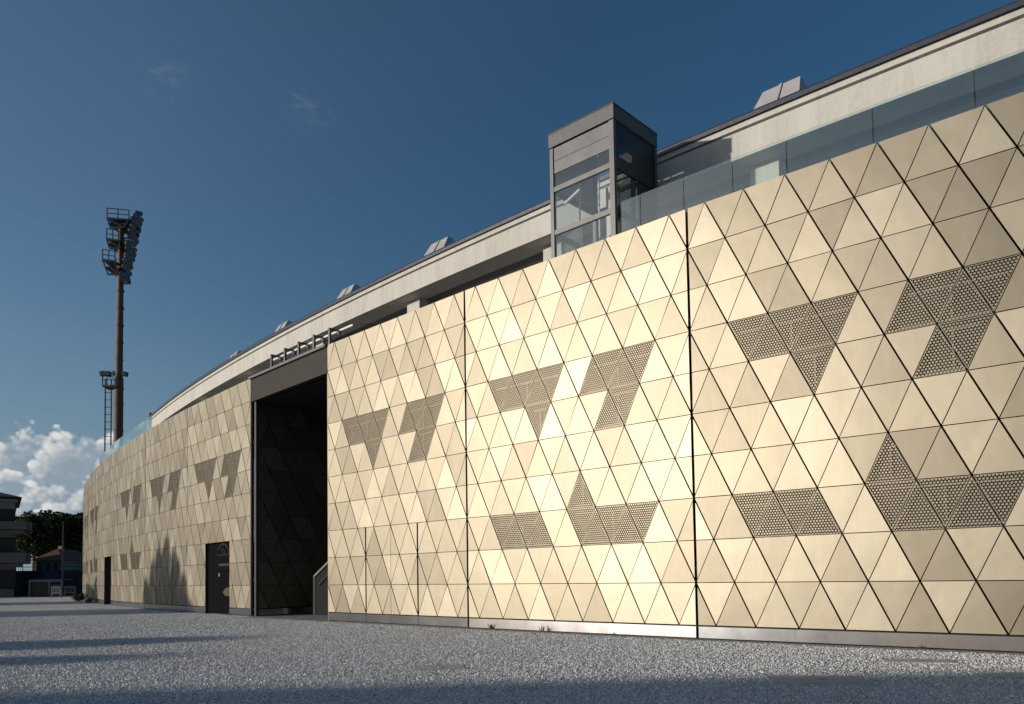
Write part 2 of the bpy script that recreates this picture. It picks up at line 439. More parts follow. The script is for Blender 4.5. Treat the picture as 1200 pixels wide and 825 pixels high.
def cladding(P0, t, n, ncol, seed, parent, groups=(), door=None, jl=.02, jr=.02, name='cladding_bay', plinth=True, label=None, finish='champagne_panel'):
    """a flat bay: P0 its left foot, t along it, n outward. door = (c1, c2, rows, 'leaf' | 'open')"""
    rnd = random.Random(seed)
    Wd = ncol * W
    def P(x, z, d=0.0): return P0 + t * x + Vector((0, 0, z)) + n * d
    main = MB(); perf = [MB() for _ in groups]; leaves = {}
    tones = {}
    def tone(kind, k, c):
        key = (k, int(math.floor(c)) if kind == 'D' else int(math.floor(c - .5)))
        if key not in tones:
            r = rnd.random()
            base = .58 + .42 * rnd.random() if r < .58 else (.05 + .35 * rnd.random() if r < .82 else .45 + .15 * rnd.random())
            tones[key] = (base, rnd.random() < .55)
        b, same = tones[key]
        return b if (same or kind == 'D') else min(1, max(0, rnd.choice((b + .3, b - .35, .2 + .8 * rnd.random()))))
    def emit(mb, poly, tn, thick=.055):
        if len(poly) < 3 or area(poly) < .004: return
        ax, az_ = rnd.gauss(0, .007), rnd.gauss(0, .007)
        mx = sum(p[0] for p in poly) / len(poly); mz = sum(p[1] for p in poly) / len(poly)
        fr = [P(x, z, ax * (x - mx) + az_ * (z - mz)) for x, z in poly]
        mb.prism(fr, n * -thick, 0, tn, None, 1)
    for k in range(NR):
        zb, zt = Z0 + k * H, Z0 + (k + 1) * H
        ob = .5 if k % 2 == 0 else 0.0; ot = .5 - ob
        for i in range(-1, ncol + 1):
            for kind, c in (('D', i + ot), ('U', i + ob)):
                if kind == 'D': poly = [(c * W, zt), ((c + .5) * W, zb), ((c + 1) * W, zt)]; gp = [BSL, SLA, HOR]
                else: poly = [(c * W, zb), ((c + 1) * W, zb), ((c + .5) * W, zt)]; gp = [HOR, BSL, SLA]
                poly = inset(poly, gp)
                for a, b, cc in ((1, 0, jl), (-1, 0, -(Wd - jr))):
                    if len(poly) >= 3: poly = clip(poly, a, b, cc)
                if len(poly) < 3 or area(poly) < .004: continue
                tn = tone(kind, k, c)
                gi = next((q for q, gg in enumerate(groups) if (kind, k, c) in gg), None)
                if gi is not None:
                    inner = inset(poly, [.013] * len(poly))
                    mb = perf[gi]
                    if len(inner) == len(poly):
                        mb.prism([P(x, z) for x, z in inner], n * -.003, 1, .2, [(x, z) for x, z in inner], 0)
                        for e in range(len(poly)):
                            f = (e + 1) % len(poly)
                            mb.face([P(*poly[e]), P(*poly[f]), P(*inner[f]), P(*inner[e])], 0, .0)
                            mb.face([P(*poly[f]), P(*poly[e]), P(*poly[e], -.05), P(*poly[f], -.05)], 0, .0)
                    continue
                if door and k < door[2]:
                    c1, c2 = door[0] * W, door[1] * W; g2 = .045
                    for a, b, cc in ((-1, 0, -(c1 - g2)), (1, 0, c2 + g2)): emit(main, clip(poly, a, b, cc), tn)
                    if door[3] == 'leaf':
                        mid = (c1 + c2) / 2
                        for q, (xa, xb) in enumerate(((c1 + g2, mid - .009), (mid + .009, c2 - g2))):
                            pl = clip(clip(poly, 1, 0, xa), -1, 0, -xb)
                            emit(leaves.setdefault(q, MB()), pl, tn)
                    continue
                emit(main, poly, tn)
    bay = main.build(name, [finish, 'shaded_return'], parent, tone=True)
    if label: bay['label'] = label
    for mb, gg in zip(perf, groups):
        mb.build('perforated_panel', ['champagne_panel', 'perforated_sheet'], bay, tone=True, weld=False)
        # window frame behind the sheet
        rows = sorted({k for _, k, _ in gg})
        for k in rows:
            fr = MB(); cs = [c for _, kk, c in gg if kk == k]
            x1, x2 = (min(cs) + .25) * W, (max(cs) + .75) * W; zb, zt = Z0 + k * H, Z0 + (k + 1) * H
            z1, z2 = zb + .10, (zt - .32 if k == max(rows) else zt - .16)
            for z in (z1, z2): fr.box(P((x1 + x2) / 2, z, -.15), x2 - x1, .05, .045, t, n)
            fr.box(P((x1 + x2) / 2, (z1 + z2) / 2, -.15), .05, .05, z2 - z1 - .045, t, n)
            fr.build('window_frame', 'window_metal', bay)
    # dark wall behind, and the steel plinth
    bk = MB()
    def rect(x1, x2, z1, z2, d): bk.face([P(x1, z1, d), P(x2, z1, d), P(x2, z2, d), P(x1, z2, d)])
    if door and door[3] == 'open':
        c1, c2, zd = door[0] * W, door[1] * W, Z0 + door[2] * H
        rect(0, c1, 0, zd, -.2); rect(c2, Wd, 0, zd, -.2); rect(0, Wd, zd, ZT, -.2)
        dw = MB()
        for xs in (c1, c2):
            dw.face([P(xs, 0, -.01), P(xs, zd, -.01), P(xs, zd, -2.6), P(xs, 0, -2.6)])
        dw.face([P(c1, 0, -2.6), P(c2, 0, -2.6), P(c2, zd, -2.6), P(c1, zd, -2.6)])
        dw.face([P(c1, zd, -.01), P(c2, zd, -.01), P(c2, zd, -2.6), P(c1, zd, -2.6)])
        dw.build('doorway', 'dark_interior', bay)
    else: rect(0, Wd, 0, ZT, -.2)
    bk.build('backing_wall', 'black_backing', bay)
    if plinth:
        pl = MB()
        segs = [(jl, Wd - jr)]
        if door:
            c1, c2 = door[0] * W, door[1] * W
            segs = [(jl, c1 - .012), (c2 + .012, Wd - jr)]
            if door[3] == 'leaf':
                mid = (c1 + c2) / 2
                for q, (xa, xb) in enumerate(((c1 + .012, mid - .004), (mid + .004, c2 - .012))):
                    leaves[q].prism([P(xa, .05, .003), P(xb, .05, .003), P(xb, Z0 - .035, -.004), P(xa, Z0 - .035, -.004)], n * -.05, 2)
        elif ncol > 6:
            a, b = rnd.choice(((.35, .70), (.30, .66))); segs = [(jl, Wd * a - .002), (Wd * a + .002, Wd * b - .002), (Wd * b + .002, Wd - jr)]
        for x1, x2 in segs:
            pl = MB(); pl.prism([P(x1, .05, .003), P(x2, .05, .003), P(x2, Z0 - .035, -.004), P(x1, Z0 - .035, -.004)], n * -.05)
            pl.build('plinth', 'brushed_steel', bay)
    for q in leaves:
        leaves[q].build('door_leaf', ['champagne_panel', 'shaded_return', 'brushed_steel'], bay, tone=True)
    return bay, P

UG_R, UG_L = -614.99, -622.79                 # the gate between its two jambs
JR = [UG_R + 9.3025 * k for k in range(6)]
JL = [UG_L - 9.3025 * k for k in range(10)]
def bay_frame(ul, ur):
    a, b = pol(ul, 0), pol(ur, 0); t = (b - a).normalized(); return a, t, Vector((t.y, -t.x, 0))
ALL4, TOP2 = (G1, G2, G3, G4), (G1, G2)
DOORL, DOORO = (2.5, 5.5, 3, 'leaf'), (2.62, 5.6, 3, 'open')
frames = {}
spec = [('L', JR[0], JR[1], TOP2, DOORL, .012, .045), ('M', JR[1], JR[2], ALL4, None, .045, .042), ('R', JR[2], JR[3], ALL4, None, .042, .02),
        ('S', JR[3], JR[4], ALL4, None, .02, .02),
        ('A', JL[1], JL[0], TOP2, DOORO, .02, .012), ('B', JL[2], JL[1], TOP2, DOORL, .04, .03), ('C', JL[3], JL[2], ALL4, None, .03, .04),
        ('D', JL[4], JL[3], (), DOORO, .012, .012), ('E', JL[5], JL[4], ALL4, None, .012, .012), ('F', JL[6], JL[5], ALL4, None, .012, .012),
        ('G', JL[7], JL[6], ALL4, None, .012, .012), ('H', JL[8], JL[7], (), None, .012, .012), ('I', JL[9], JL[8], (), None, .012, .012)]
for q, (nm, ul, ur, gr, dr, a_, b_) in enumerate(spec):
    P0, t, n = bay_frame(ul, ur)
    frames[nm] = (P0, t, n)
    cladding(P0, t, n, 8, 40 + q * 7, stadium, gr, dr, a_, b_)

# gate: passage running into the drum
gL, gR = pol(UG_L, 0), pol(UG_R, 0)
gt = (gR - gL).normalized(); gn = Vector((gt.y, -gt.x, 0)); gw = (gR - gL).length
cladding(gL + gt * .42 - gn * .25, -gn, gt, 9, 5, stadium, (), None, .02, .02, 'passage_cladding', True, None, 'shaded_panel')[0]
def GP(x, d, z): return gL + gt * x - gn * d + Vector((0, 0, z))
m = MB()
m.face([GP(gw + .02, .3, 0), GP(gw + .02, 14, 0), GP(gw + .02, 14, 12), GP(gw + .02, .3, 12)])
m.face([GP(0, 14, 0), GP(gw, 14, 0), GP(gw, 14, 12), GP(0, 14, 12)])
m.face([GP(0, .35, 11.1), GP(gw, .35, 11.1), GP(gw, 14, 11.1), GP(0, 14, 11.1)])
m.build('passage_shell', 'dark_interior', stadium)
m = MB(); m.box(GP(gw / 2, .16, 11.72), gw - .02, .30, 1.16, gt, gn); m.build('gate_lintel', 'lintel_plaster', stadium)
m = MB(); m.box(GP(gw / 2, .10, 12.37), gw - .02, .46, .12, gt, gn); m.build('lintel_cap', 'mid_steel', stadium)
m = MB(); m.box(GP(.05, .05, 6.2), .09, .11, 12.3, gt, gn); m.box(GP(.30, .22, 5.57), .20, .2, 11.1, gt, gn); m.build('gate_jamb', 'dark_steel', stadium)
m = MB(); m.box(GP(gw - .04, .2, 6.1), .06, .34, 12.2, gt, gn); m.build('gate_jamb', 'champagne_panel', stadium, tone=True)
m = MB(); m.face([GP(-.0, -1.1, .008), GP(gw + .1, -.75, .008), GP(gw, 14, .03), GP(0, 14, .03)])
tag(m.build('concrete_ramp', 'ramp_concrete'), kind='structure')

def sweep(prof, ua, ub, name, mats, parent, step=1.5, mids=None, closed=True, caps=True):
    """prof: [(s, z)] swept along the drum"""
    m = MB(); N = max(2, int((ub - ua) / step)); us = [ua + (ub - ua) * i / N for i in range(N + 1)]
    n_ = len(prof); K = n_ if closed else n_ - 1
    for i in range(N):
        for k in range(K):
            a, b = prof[k], prof[(k + 1) % n_]
            m.face([pol(us[i], *a), pol(us[i + 1], *a), pol(us[i + 1], *b), pol(us[i], *b)], mids[k] if mids else 0)
    if caps and closed:
        m.face([pol(ua, *p) for p in prof]); m.face([pol(ub, *p) for p in prof[::-1]])
    return m.build(name, mats, parent)
RA, RB = -657.9, -556.0
ring = sweep([(3.8, 15.4), (3.8, 16.30), (3.93, 16.30), (3.93, 16.40), (3.8, 16.40), (3.8, 16.60), (9.5, 16.78), (9.5, 15.75), (4.9, 15.75), (4.9, 15.4)], RA, RB, 'ring_beam', 'ring_concrete', stadium)
sweep([(3.70, 16.58), (3.70, 16.72), (3.78, 16.82), (4.4, 16.90), (4.4, 16.602), (3.78, 16.602)], RA - .03, RB, 'coping', 'coping_metal', ring)
sweep([(.12, 12.36), (RB and 9.6, 12.36), (9.6, 11.9), (.21, 11.9)], RA, RB, 'walkway_deck', 'soffit_concrete', stadium)
sweep([(.12, 12.36), (1.7, 12.36), (1.7, 11.9), (.21, 11.9)], JL[9], RA - .05, 'walkway_deck', 'soffit_concrete', stadium)
sweep([(9.5, 12.37), (9.5, 15.74), (9.8, 15.74), (9.8, 12.37)], RA, RB, 'rear_wall', 'soffit_concrete', stadium)
sweep([(5.6, 15.47), (5.6, 15.74), (5.95, 15.74), (5.95, 15.47)], RA + .2, RB, 'soffit_rib', 'soffit_concrete', stadium)
for k in range(-3, 6):
    uc = -633.2 + 9.3 * k + (9.3 * 3)
    uc -= 9.3 * 1
    m = MB(); a, b, c, d = pol(uc - .5, 4.55), pol(uc + .5, 4.55), pol(uc + .5, 5.1), pol(uc - .5, 5.1)
    for z1, z2 in ((12.37, 15.39),):
        m.prism([p + Vector((0, 0, z1)) for p in (a, b, c, d)], Vector((0, 0, z2 - z1)))
    if RA < uc < RB: m.build('column', 'ring_concrete', stadium)
m = MB(); a = pol(RA - .04, 3.75); 
e0 = pol(RA, 3.7); e1 = pol(RA, 9.5); ed = (e1 - e0).normalized(); et = Vector((ed.y, -ed.x, 0))
m.box((e0 + e1) / 2 + et * .05 + Vector((0, 0, 14.7)), 5.9, .12, 4.5, ed, et); m.build('end_wall', 'dark_steel', stadium)

# beige concrete strip at the foot of the wall
sweep([(-.42, .006), (.02, .010)], JR[0] + .05, JR[4], 'footing_strip', 'ramp_concrete', None, closed=False).__setitem__('kind', 'structure')

# ------------------------------------------------------------------ glass balustrades on the wall head
def balustrade(us, s, zt, label, group):
    c = pol(us[0], s, 12.4)
    b = thing('glass_balustrade', c, label, 'balustrade', group)
    for a, e in zip(us[:-1], us[1:]):
        m = MB(); p, q = pol(a + .012, s), pol(e - .012, s); n = (p - q).cross(Vector((0, 0, 1))).normalized()
        m.prism([p + Vector((0, 0, 12.25)), q + Vector((0, 0, 12.25)), q + Vector((0, 0, zt)), p + Vector((0, 0, zt))], n * .02)
        m.build('glass_pane', 'balustrade_glass', b)
    m = MB()
    for a in us[:-1] + [us[-1] - .1]:
        p = pol(a + .05, s + .08, 12.38); m.box(p, .06, .06, .14)
    m.build('clamp', 'mid_steel', b)
    return b
balustrade([-598.85, -598.13, -596.63, -595.08, -593.52, -591.31, -589.06, -586.8, -584.55, -582.3, -580.05, -577.8, -575.5, -571, -566.5], .30, 13.52,
           'greenish glass balustrade along the wall top right of the lift tower', 'glass balustrades on the wall head')
balustrade([-672.5, -670.2, -667.9, -665.6, -663.3, -661.0, -658.7, -656.4, -654.1, -651.8, -649.5, -647.2, -644.9, -642.6, -641.0], .30, 13.45,
           'pale blue glass balustrade on the far left wall top in front of the sky', 'glass balustrades on the wall head')

# ------------------------------------------------------------------ lift tower
def lift():
    fl, fr_ = pol(-601.72, .32), pol(-599.08, .32)
    t = (fr_ - fl).normalized(); n = Vector((t.y, -t.x, 0)); Wt = (fr_ - fl).length; D = 2.5
    root = thing('lift_tower', fl + t * Wt / 2 - n * D / 2 + Vector((0, 0, 12.36)), 'grey steel and glass lift tower with flat cap rising behind the cladding', 'lift tower')
    def P(x, d, z): return fl + t * x - n * d + Vector((0, 0, z))
    Zb, Zc = 12.37, 16.30
    m = MB()
    for x, d in ((.07, .07), (Wt - .09, .07), (.07, D - .07), (Wt - .07, D - .07)):
        m.box(P(x, d, (Zb + Zc) / 2), .14 if x < 1 else .18, .14, Zc - Zb, t, n)
    for z, h in ((13.38, .17), (14.86, .17)):
        m.box(P(Wt / 2, .05, z), Wt - .32, .09, h, t, n)
        m.box(P(.05, D / 2, z), .09, D - .28, h, t, n); m.box(P(Wt / 2, D - .05, z), Wt - .32, .09, h, t, n)
    m.build('steel_frame', 'lift_steel', root)
    for z, h in ((13.38, .17), (14.86, .17)):
        m = MB(); m.box(P(Wt - .05, D / 2, z), .09, D - .28, h, t, n); m.build('side_rail', 'lift_shade', root)
    m = MB(); m.box(P(Wt / 2, D / 2, 16.56), Wt + .05, D + .05, .46, t, n)
    m.box(P(Wt / 2, D / 2, 16.81), Wt + .08, D + .08, .03, t, n, m=1)
    m.build('roof_cap', ['cap_metal', 'rust_pole'], root)
    for z1, z2 in ((15.42, 15.83), (15.845, 16.29)):
        m = MB(); m.box(P(Wt / 2, .06, (z1 + z2) / 2), Wt - .33, .05, z2 - z1, t, n); m.build('metal_panel', 'lift_steel', root)
    for z1, z2 in ((12.40, 13.29), (13.47, 14.77), (14.95, 15.41)):
        m = MB(); m.box(P(Wt / 2, .05, (z1 + z2) / 2), Wt - .33, .02, z2 - z1, t, n); m.build('glass_pane', 'lift_glass', root)
    # left, right and rear sides
    m = MB(); m.box(P(Wt - .05, D / 2, 15.62), .04, D - .29, 1.34, t, n); m.build('side_panel', 'lift_shade', root)
    for z1, z2 in ((12.40, 13.29), (13.47, 14.77)):
        m = MB(); m.box(P(Wt - .05, D * .27, (z1 + z2) / 2), .02, D * .42, z2 - z1, t, n); m.build('glass_pane', 'dark_glass', root)
        m = MB(); m.box(P(Wt - .05, D * .74, (z1 + z2) / 2), .04, D * .44, z2 - z1, t, n); m.build('side_panel', 'lift_shade', root)
        m = MB(); m.box(P(.05, D / 2, (z1 + z2) / 2), .02, D - .3, z2 - z1, t, n); m.build('glass_pane', 'lift_glass', root)
    m = MB(); m.box(P(.05, D / 2, 15.62), .04, D - .29, 1.34, t, n); m.build('side_panel', 'zinc_sheet', root)
    # a shallow window in the right side
    m = MB(); q = [P(Wt - .026, d, z) for d, z in ((.28, 15.22), (.40, 15.36), (.42, 15.42), (1.15, 15.50), (.82, 15.16), (.72, 15.12))]
    m.face([P(Wt - .022, d, z) for d, z in ((.25, 15.20), (1.05, 15.20), (1.05, 15.50), (.25, 15.50))]); m.build('side_window', 'dark_glass', root)
    m = MB()
    for x in (.55, 1.15, 1.9): m.tube([P(x, .9 + .3 * (x > 1), 12.4), P(x, .9 + .3 * (x > 1), 16.2)], .03, 8)
    m.build('guide_rail', 'white_paint', root, smooth=True)
    m = MB(); m.box(P(Wt / 2 + .2, D - .12, 14.0), Wt - .8, .03, 3.2, t, n); m.build('rear_panel', 'white_paint', root)
    m = MB(); m.box(P(1.95, 1.7, 14.0), .9, .9, 1.9, t, n); m.build('lift_car', 'zinc_sheet', root)
    m = MB(); m.box(P(Wt - .35, .45, 14.0), .10, .10, 2.6, t, n); m.build('support_post', 'white_paint', root)
    m = MB(); m.tube([P(.3, .35, 14.42), P(1.0, .35, 14.70)], .05, 8); m.build('tube_lamp', 'white_tube', root, smooth=True)
lift()

# ------------------------------------------------------------------ guard rail over the gate
def guard_rail():
    root = thing('guard_rail', pol(-618.6, .3, 12.42), 'dark steel guard rail with white tube above the gate lintel', 'railing')
    for u in (-621.0, -619.55, -618.15, -616.7, -615.3):
        m = MB(); p = pol(u, .32); q = pol(u, .82)
        tdir = (pol(u + .1, .3) - pol(u, .3)).normalized(); nd = Vector((tdir.y, -tdir.x, 0))
        m.box(p + Vector((0, 0, 12.86)), .13, .10, .9, tdir, nd); m.box((p + q) / 2 + Vector((0, 0, 13.27)), .07, .62, .09, tdir, nd)
        m.box(q + Vector((0, 0, 13.19)), .16, .12, .16, tdir, nd)
        m.build('post', 'mid_steel', root)
    m = MB(); m.tube([pol(-621.9 + i * .72, .72, 13.23) for i in range(12)], .05, 8); m.build('rail_tube', 'white_tube', root, smooth=True)
    m = MB(); m.tube([pol(-613.98, .72, 13.23), pol(-612.6, 1.6, 13.23), pol(-612.2, 2.4, 13.23)], .035, 8)
    m.tube([pol(-621, .6, 12.9), pol(-619.5, .6, 12.7)], .03, 8); m.build('rail_return', 'mid_steel', root, smooth=True)
guard_rail()

# ------------------------------------------------------------------ roof hatches behind the coping
def hatch():
    u0, s0 = 0.0, 4.7
    m = MB()
    # local axes: x along the drum, y inward, z up
    m.face([(-1.1, 0, 0), (.75, 0, 0), (.75, .15, .25), (-1.1, .15, .25)])
    m.face([(-1.1, .15, .25), (.75, .15, .25), (.55, .9, 1.6), (-.75, .9, 1.6)])
    m.face([(-.75, .9, 1.6), (.55, .9, 1.6), (.55, 1.15, 1.6), (-.75, 1.15, 1.6)])
    m.face([(-.75, 1.15, 1.6), (.55, 1.15, 1.6), (.9, 2.6, 0), (-1.1, 2.6, 0)])
    m.face([(.75, 0, 0), (.9, 2.6, 0), (.55, 1.15, 1.6), (.55, .9, 1.6), (.75, .15, .25)])
    m.face([(-1.1, 0, 0), (-1.1, .15, .25), (-.75, .9, 1.6), (-.75, 1.15, 1.6), (-1.1, 2.6, 0)])
    root = thing('roof_hatch', (0, 0, 0), '', 'roof hatch')
    m.build('hood', 'zinc_sheet', root)
    r = MB()
    r.bar((-.1, .12, .27), (-.1, .88, 1.60), .09, .05)
    r.build('rib', 'zinc_sheet', root)
    return root
h0 = hatch()
HL = ['largest zinc roof hatch, behind the coping right of the lift tower', 'zinc roof hatch behind the coping just left of the lift tower',
      'small zinc roof hatch behind the coping above the right jamb of the gate', 'small zinc roof hatch behind the coping above the left jamb of the gate',
      'farthest and smallest zinc roof hatch on the coping left of the gate']
for i, u in enumerate((-595.6, -613.5, -622.0, -630.4, -639.0)):
    o = h0 if i == 0 else copy_tree(h0)
    p = pol(u, 4.55, 16.72); tdir = (pol(u + .1, 4.5) - pol(u - .1, 4.5)).normalized()
    o.location = p; o.rotation_euler = (0, 0, atan2(tdir.y, tdir.x))
    tag(o, HL[i], 'roof hatch', 'roof hatches behind the coping')

# ------------------------------------------------------------------ stair in the passage
def stair():
    X0, D = 2.0, 2.6
    root = thing('stair_parapet', GP(X0 + 1.3, D, 0), 'solid dark painted stair parapet with sloping top just inside the gate', 'stair parapet')
    m = MB(); pts = [(0, .02), (2.6, .02), (2.6, 3.25), (.12, 2.02), (0, 2.0)]
    m.prism([GP(X0 + x, D, z) for x, z in pts], gn * -.18, 0)
    m.build('parapet', 'stair_paint', root)
    m = MB()
    edge = [(-.03, .02), (-.03, 2.0), (.10, 2.06), (2.6, 3.29)]
    for a, b in zip(edge[:-1], edge[1:]): m.bar(GP(X0 + a[0], D - .03, a[1]), GP(X0 + b[0], D - .03, b[1]), .11, .11)
    m.build('edge_cap', 'stair_edge', root)
    m = MB(); m.tube([GP(X0 + .45, D - .1, 1.55), GP(X0 + 1.2, D - .1, 1.95), GP(X0 + 2.5, D - .1, 2.6)], .03, 8); m.build('handrail', 'mid_steel', root, smooth=True)
    m = MB(); m.tube([GP(X0 + .15, D + 1.9, 2.75), GP(X0 + .75, D + 1.9, 2.1)], .035, 8); m.build('upper_handrail', 'white_paint', root, smooth=True)
    for k in range(8):
        m = MB(); m.box(GP(X0 + .6 + .28 * k, D + 1.0, .085 + .17 * k), .28, 1.6, .17 + .0, gt, gn); m.build('step', 'dark_steel', root)
stair()

# door leaf standing open in the bay left of the gate, with pale arched glazing bars
def glazed_door():
    P0, t, n = frames['A']
    xa, xb = DOORO[0] * W, DOORO[1] * W
    def Q(x, z, d=0.0): return P0 + t * x - n * (.16 - d) + Vector((0, 0, z))
    root = thing('glazed_door', Q((xa + xb) / 2, 0), 'dark glazed door with a pale arched fanlight, in the doorway left of the gate', 'door')
    for x1, x2 in ((xa + .03, (xa + xb) / 2 - .01), ((xa + xb) / 2 + .01, xb - .03)):
        m = MB(); m.box(Q((x1 + x2) / 2, 2.0), x2 - x1, .04, 3.9, t, n); m.build('leaf', 'black_door', root)
    m = MB(); cx, cz, rx, rz_ = 5.45, 3.28, .78, .62
    arc = [Q(cx + rx * cos(pi * k / 14), cz + rz_ * sin(pi * k / 14), .045) for k in range(15)]
    m.tube(arc, .045, 6); m.bar(arc[0], arc[-1], .06, .03)
    for k in (4, 7, 10): m.bar(Q(cx, cz, .045), arc[k], .04, .03)
    m.bar(Q(cx - .45, cz + .02, .05), Q(cx - .05, cz + .36, .05), .07, .03); m.bar(Q(cx - .05, cz + .36, .05), Q(cx + .5, cz + .02, .05), .07, .03)
    m.build('fanlight_bars', 'pale_glazing', root)
    m = MB(); m.box(Q(5.45, 2.74, .03), 1.5, .02, .13, t, n); m.build('sign_strip', 'pale_glazing', root)
    m = MB(); m.tube([Q(4.85, 2.1, .05), Q(4.85, 2.28, .05)], .035, 8); m.build('handle', 'white_paint', root)
    m = MB(); m.prism([Q(5.35, 1.22, .06), Q(5.75, 1.02, .06), Q(6.3, 1.02, .06), Q(6.3, 1.5, .06), Q(5.8, 1.46, .06)], n * -.03); m.build('push_plate', 'brass_plate', root)
glazed_door()

# ------------------------------------------------------------------ floodlight mast
def mast():
    Y = 102.0
    b = at(137, 700, Y); b.z = 0
    root = thing('floodlight_mast', b, 'tall rusty stadium floodlight mast with stepped black lamp banks, rising above the far wall', 'floodlight mast')
    zt = at(140, 258, Y).z; zm = at(137, 443, Y).z; zl = at(137, 322, Y).z
    X = Vector((1, 0, 0)); px = Y / FPX
    m = MB(); m.tube([b, b + Vector((0, 0, zm))], .56, 16); m.tube([b + Vector((0, 0, zm)), b + Vector((.15, 0, zt))], [.47, .34], 16)
    for k in range(7):
        z = 4 + (zm - 4) * k / 7; m.tube([b + Vector((0, 0, z)), b + Vector((0, 0, z + .25))], .60, 16)
    for k in range(1, 6):
        z = zm + (zl - zm) * k / 6; m.tube([b + Vector((.02 * k, 0, z)), b + Vector((.02 * k, 0, z + .2))], .50, 16)
    m.build('pole', 'rust_pole', root, smooth=True)
    # ladder with cage
    m = MB(); L0 = at(124.5, 500, Y).x; L1 = at(131.5, 500, Y).x
    for x in (L0, L1): m.bar((x, b.y - .3, 2), (x, b.y - .3, zm - .2), .12)
    z = 2.5
    while z < zm - .3: m.bar((L0 - .15, b.y - .3, z), (L1 + .1, b.y - .3, z), .07); z += .95
    m.build('ladder', 'black_metal', root)
    m = MB(); zp = at(130, 454, Y).z
    xa, xb = at(124, 454, Y).x, at(141.5, 454, Y).x
    m.box(((xa + xb) / 2, b.y, zp), xb - xa, 1.8, .25)
    for x in (xa, (xa + xb) / 2 - .4, xb): m.bar((x, b.y - .85, zp), (x, b.y - .85, zp + 1.5), .1)
    for z in (.8, 1.5): m.bar((xa, b.y - .85, zp + z), (xb, b.y - .85, zp + z), .1)
    m.build('platform', 'black_metal', root)
    zk = at(130, 438, Y).z
    for x0, x1, tilt in ((118, 123, .3), (123, 129.5, 0), (133, 138, 0), (141, 149, -.2)):
        m = MB(); c = at((x0 + x1) / 2, 438, Y); m.box(c, (x1 - x0) * px, .7, .55, Vector((cos(tilt), 0, sin(tilt))), Vector((0, 1, 0)), Vector((-sin(tilt), 0, cos(tilt))))
        m.bar(c, (c.x * .5 + b.x * .5, b.y, c.z - .5), .12); m.build('side_floodlight', 'black_metal', root)
    # three stepped platforms with rails, and the bank of lamps on the right
    for (x0, x1, yf, yr, xb0, xb1, yb) in ((132.8, 158, 262, 250.5, 136.5, 152, 273), (132.3, 146, 286, 274, 135.5, 148, 297), (127.5, 142, 310, 298, 134, 146, 327)):
        m = MB()
        top = [at(x0, yf, Y), at(x1, yf + 2, Y)]; bot = [at(xb0, yb, Y), at(xb1, yb, Y)]
        for dy in (-1.6, 1.6):
            d = Vector((0, dy, 0))
            m.bar(top[0] + d, top[1] + d, .22); m.bar(bot[0] + d, bot[1] + d, .18); m.bar(top[0] + d, bot[0] + d, .15); m.bar(top[1] + d, bot[1] + d, .15)
            m.bar(top[0] + d, bot[1] + d, .12)
            r0, r1 = at(x0, yr, Y) + d, at(x1, yr + 2.2, Y) + d
            m.bar(r0, r1, .10); m.bar((r0 + top[0] + d) / 2, (r1 + top[1] + d) / 2, .09)
            for f in (0, .5, 1): m.bar(r0.lerp(r1, f), top[0].lerp(top[1], f) + d, .10)
        for k in range(9): m.bar(top[0].lerp(top[1], k / 8) + Vector((0, -1.6, 0)), top[0].lerp(top[1], k / 8) + Vector((0, 1.6, 0)), .16)
        for k in range(9): m.bar(bot[0].lerp(top[0], .5).lerp(bot[1].lerp(top[1], .5), k / 8) + Vector((0, -1.5, 0)), bot[0].lerp(top[0], .5).lerp(bot[1].lerp(top[1], .5), k / 8) + Vector((0, 1.5, 0)), .2)
        m.build('lamp_platform', 'black_metal', root)
    rr = random.Random(9)
    bank = MB(); rows = 12
    lamp = None
    for k in range(rows):
        f = k / (rows - 1)
        for j in range(5):
            xp = 162.2 - 16 * f + (j - 2) * 2.3 + rr.uniform(-.9, .9) - (1.0 if k == 0 else 0); yp = 249.5 + 77 * f + rr.uniform(-1.4, 1.4) + (j % 2) * 2.2
            if k == 0 and j in (0, 4): continue
            c = at(xp, yp, Y + (j - 1.5) * .9)
            if lamp is None:
                lm = MB(); d = Vector((.80, -.35, -.48)).normalized()
                lm.tube([-d * .35, -d * .12, d * .12], [.12, .30, .34], 10, 0); lm.tube([d * .12, d * .15], [.31, .30], 10, 1)
                lamp = lm.build('floodlight', ['black_metal', 'lamp_glass'], root, smooth=True); o = lamp
            else:
                o = lamp.copy(); COL.objects.link(o); o.parent = root
            o.matrix_parent_inverse = root.matrix_world.inverted(); o.location = c
    for j in range(4):
        a = at(161 + (j - 1.5) * 2.4, 251, Y + (j - 1.5) * .9 + .3); e = at(146 + (j - 1.5) * 2.4, 327, Y + (j - 1.5) * .9 + .3); bank.bar(a, e, .1)
    for k in range(rows):
        f = k / (rows - 1); bank.bar(at(158 - 16 * f, 250 + 77 * f, Y - 1.5), at(165.5 - 16 * f, 250 + 77 * f, Y + 1.5), .09)
    bank.build('lamp_rack', 'black_metal', root)
mast()

